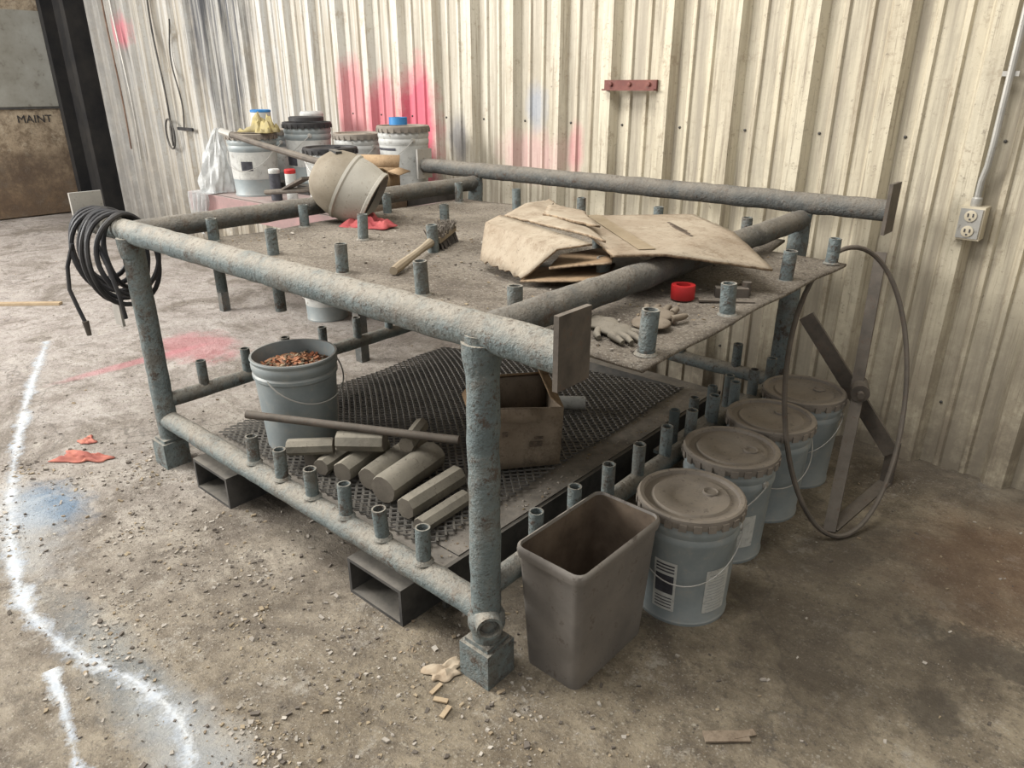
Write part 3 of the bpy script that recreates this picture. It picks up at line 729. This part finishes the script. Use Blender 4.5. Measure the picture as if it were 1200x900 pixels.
# ---------------------------------------------------------------- hoop hose + brace
g=G().mat(RUSTD); cen=V((-.735,2.77,.535)); A=V((.145,.25,0)); Bv=V((-.13,.185,.505))
pts=[]
for i in range(64):
    a=2*PI*i/64; p=cen+A*math.cos(a)*(1+.05*math.sin(a))+Bv*math.sin(a); pts.append(p)
zmin=min(p.z for p in pts); pts=[p+V((.03,0,.013-zmin)) for p in pts]
g.tube(pts,.0095,8,closed=True); g.done('cable_hoop')
g=G().mat(RUSTD)
HB=V((-.735,3.02,.44))
g.bar((-1.01,3.10,.68),(-.575,3.13,.15),.016,.065,(0,0,1))
g.bar((-.63,2.60,.0),HB+V((.01,.0,0)),.045,.012,(0,-1,1))
g.bar(HB,(-.80,3.25,.96),.045,.012,(0,-1,1))
g.bar((-.575,3.14,.0),(-.575,3.14,.20),.05,.012,(0,-1,0))
g.bar((-.63,2.62,.004),(-.575,3.16,.004),.05,.008)
g.tube([HB+V((.03,-.05,0)),HB+V((-.01,.06,0))],.036,16); g.tube([HB+V((.04,-.075,0)),HB+V((-.02,.08,0))],.014,12)
g.done('steel_brace_stand')

# ---------------------------------------------------------------- wall mounted
e=empty('wall_hook_rail',wallpt(-2.22,.060,1.60),(0,0,WR))
g=G().mat(REDB); g.bbox((-.165,-.008,-.026),(.165,.006,.026)); g.bbox((-.165,-.03,-.026),(.165,-.008,-.018))
for xx in (-.12,0,.12): g.lathe([(.012,0),(.010,.01),(.004,.012)],10,Matrix.Translation((xx,-.008,.005))@Matrix.Rotation(PI/2,4,'X'))
g.done('rail_bar',e)
e=empty('electrical_outlet',wallpt(-.53,.0,1.09),(0,0,WR))
g=G().mat(BEIGE); g.box((0,-.04,0),(.090,.08,.130)); g.mat(GALV); g.box((0,-.083,0),(.078,.006,.115))
g.mat(LABK)
for zz in (-.030,.030):
    for xx in (-.009,.009): g.box((xx,-.0925,zz+.004),(.004,.003,.013))
    g.box((0,-.0925,zz-.012),(.006,.003,.006))
g.mat(BEIGE)
for zz in (-.030,.030): g.lathe([(.022,0),(.022,.004),(.019,.005)],18,Matrix.Translation((0,-.086,zz))@Matrix.Rotation(PI/2,4,'X'))
g.done('outlet_box',e)
g=G().mat(GALV); g.tube([(0,-.045,.06),(0,-.045,.16),(.012,-.06,.22),(.015,-.065,.30),(.015,-.065,3.3)],.0125,10)
g.lathe([(.018,.06),(.02,.065),(.02,.095),(.016,.10)],12,Matrix.Translation((0,-.045,0)))
for zz in (.55,1.4): g.box((.015,-.055,zz),(.055,.02,.018))
g.done('conduit',e)
def hang(name,X,off,z0_,z1_,r_,mat,w=.05,loop=False):
    g=G().mat(mat); pts=[]
    for i in range(25):
        t=i/24; pts.append(wallpt(X+w*math.sin(t*7),off+.01*math.sin(t*5),z0_+(z1_-z0_)*t))
    g.tube(pts,r_,8)
    if loop:
        g.tube([wallpt(X+.10*math.sin(2*PI*i/24),off+.01,z0_+.12-.15*math.cos(2*PI*i/24)) for i in range(24)],r_,8,closed=True)
    g.done(name)
hang('hanging_cord',-9.35,.07,.9,3.4,.010,RUST,.04)
hang('hanging_cord',-9.10,.07,.8,3.4,.010,GALV,.06)
hang('hanging_cord',-8.1,.08,1.0,2.9,.010,DARK,.05,True)
hang('hanging_cord',-7.75,.08,1.2,2.2,.008,DARK,.06)
g=G().mat(BLACK)
g.bar(wallpt(-7.95,.06,1.18),wallpt(-7.6,.06,1.18),.02,.03)
g.done('wall_hook')

# ---------------------------------------------------------------- paint lines on floor
m=M('worn_white_paint',.75); m.base(m.mix(m.rng(m.noise(20,5,.7),.4,.6),(.60,.61,.60),(.42,.45,.48)))
at=m.N.new('ShaderNodeAttribute'); at.attribute_name='core'
al=m.math('ADD',m.mul(at.outputs['Fac'],.46),m.math('ADD',m.noise(30,8,.9),m.mul(m.noise(5,6,.8),1.2)))
m.L(m.rng(al,1.28,1.58,0,.85),m.b.inputs['Alpha'])
def ribbon(name,pts,w):
    P_=[V((p[0],p[1],0)) for p in pts]; out=[]
    for i in range(len(P_)-1):
        p0=P_[max(i-1,0)];p1=P_[i];p2=P_[i+1];p3=P_[min(i+2,len(P_)-1)]
        for k in range(10):
            t=k/10; out.append(.5*((2*p1)+(-p0+p2)*t+(2*p0-5*p1+4*p2-p3)*t*t+(-p0+3*p1-3*p2+p3)*t**3))
    out.append(P_[-1]); g=G().mat(m.m); prev=None; cores=[]
    for i,p in enumerate(out):
        t=(out[min(i+1,len(out)-1)]-out[max(i-1,0)]).normalized(); n=V((-t.y,t.x,0)); ww=w*(1+.25*math.sin(i*1.3)+.15*math.sin(i*3.1))
        a=g.bm.verts.new(p+n*ww+V((0,0,.0015)));c_=g.bm.verts.new(p+V((0,0,.0015)));b=g.bm.verts.new(p-n*ww+V((0,0,.0015)))
        cores+= [0.0,1.0,0.0]
        if prev: g.face([prev[0],a,c_,prev[1]]); g.face([prev[1],c_,b,prev[2]])
        prev=(a,c_,b)
    o=g.done(name,fixn=False); A_=o.data.attributes.new('core','FLOAT','POINT')
    for i,cv in enumerate(cores): A_.data[i].value=cv
ribbon('floor_paint_line',[(-5.41,1.434),(-4.6,1.08),(-3.85,.787),(-3.188,.564),(-2.554,.411),(-2.175,.423),(-1.876,.5),(-1.649,.516),(-1.486,.463),(-1.3,.36)],.056)
ribbon('floor_paint_line',[(-2.118,.357),(-1.9,.32),(-1.70,.276),(-1.5,.22)],.034)

# ---------------------------------------------------------------- debris
random.seed(21)
def chips(name,n,fn,smin,smax,mats,z=0.0):
    g=G()
    for k in range(n):
        g.mat(mats[k%len(mats)]); x,y=fn(); s_=smin*(smax/smin)**(random.random()**2.5)
        R=Euler((random.uniform(-.3,.3),random.uniform(-.3,.3),random.uniform(0,6.3))).to_matrix()
        sx,sy,sz=s_*random.uniform(.6,1.6),s_*random.uniform(.5,1.1),s_*random.uniform(.25,.6)
        vs=[g.bm.verts.new(V((x,y,z+sz*.4))+R@V((a*sx*random.uniform(.5,1.1),b*sy*random.uniform(.4,1.1),c*sz*random.uniform(.5,1)))*.5) for a in(-1,1) for b in(-1,1) for c in(-1,1)]
        for q_ in((0,1,3,2),(4,6,7,5),(0,4,5,1),(2,3,7,6),(0,2,6,4),(1,5,7,3)): g.face([vs[i] for i in q_])
    g.done(name,fixn=True)
def fa():
    while True:
        x=random.gauss(-2.2,.9); y=random.gauss(.95,.36)
        if -6<x<.6 and .05<y<1.9: return x,y
cl=[(random.uniform(-3.6,-.9),random.uniform(.45,1.25)) for _ in range(26)]
def fcl():
    c_=random.choice(cl); return random.gauss(c_[0],.07),random.gauss(c_[1],.05)
def fb(): return random.uniform(-8,.6),random.uniform(.2,3.3)
def fc():
    return random.gauss(-1.15,.22),random.gauss(1.12,.09)
chips('floor_debris',3200,fa,.003,.017,[CHIP,CHIPD,CHIP,CHIPD,CHIPT])
chips('floor_debris',2000,fcl,.003,.018,[CHIP,CHIP,CHIPD,CHIPT])
chips('floor_debris',1500,fb,.003,.014,[CHIP,CHIPD,CHIPT])
chips('sawdust_chips',100,fc,.004,.018,[CHIPT,WOOD,CHIP])
chips('floor_debris',260,lambda:(random.uniform(-1.0,.3),random.uniform(.9,3.2)),.003,.012,[CHIPT,CHIPD,CHIP])
chips('tabletop_grit',2000,lambda:(random.uniform(-3.0,-.86),random.uniform(1.43,2.8)),.003,.012,[CHIP,CHIPD,CHIPT],.984)
chips('platform_grit',400,lambda:(random.uniform(-1.55,-1.41),random.uniform(1.3,3.1)),.003,.012,[CHIP,CHIPT],.205)
crumple('torn_paper_scrap',(-1.235,1.115,0),.05,.035,.012,simple('stained_paper',(.40,.33,.24),(.28,.21,.14),20,.9),31,n=10,rot=1.1)
g=G().mat(WOOD)
for k in range(3):
    g.box((-1.20+.04*k,1.05-.02*k,.006),(random.uniform(.03,.06),random.uniform(.010,.016),.005),(0,0,random.uniform(0,3)))
g.done('splintered_wood')
g=G().mat(CARDR); g.box((-.50,1.44,.006),(.12,.035,.006),(0,.03,.75)); g.box((-.47,1.475,.006),(.07,.02,.005),(0,.03,.95)); g.done('wood_shaving')
g=G().mat(WOOD); g.box((-6.5,1.64,.012),(.55,.05,.02),(0,0,.75)); g.box((-6.7,1.3,.012),(.4,.04,.02),(0,0,.4)); g.done('wood_lath')

# ---------------------------------------------------------------- camera & light
cam=bpy.data.cameras.new('camera'); co_=bpy.data.objects.new('camera',cam); bpy.context.scene.collection.objects.link(co_)
co_.location=(0,0,1.6); co_.rotation_euler=(d(90-22.43),0,d(41)); cam.lens=25.44; cam.sensor_width=36; cam.clip_start=.02
bpy.context.scene.camera=co_
def area(name,loc,target,size,energy,col):
    l=bpy.data.lights.new(name,'AREA'); l.shape='RECTANGLE'; l.size=size[0]; l.size_y=size[1]; l.energy=energy; l.color=col
    o=bpy.data.objects.new(name,l); bpy.context.scene.collection.objects.link(o); o.location=loc
    o.rotation_euler=(V(target)-V(loc)).to_track_quat('-Z','Y').to_euler(); return o
area('bay_door_daylight',(-9.0,-3.2,3.8),(-3,2.4,.4),(4,3),1250,(1,.985,.96))
area('skylight_overhead',(-2.6,.3,5.4),(-2.4,1.3,0),(4,2),370,(1,.985,.965))
w=bpy.data.worlds.new('world'); bpy.context.scene.world=w; w.use_nodes=True
w.node_tree.nodes['Background'].inputs[0].default_value=(.99,.985,.975,1); w.node_tree.nodes['Background'].inputs[1].default_value=.58
bpy.context.scene.view_settings.view_transform='Standard'
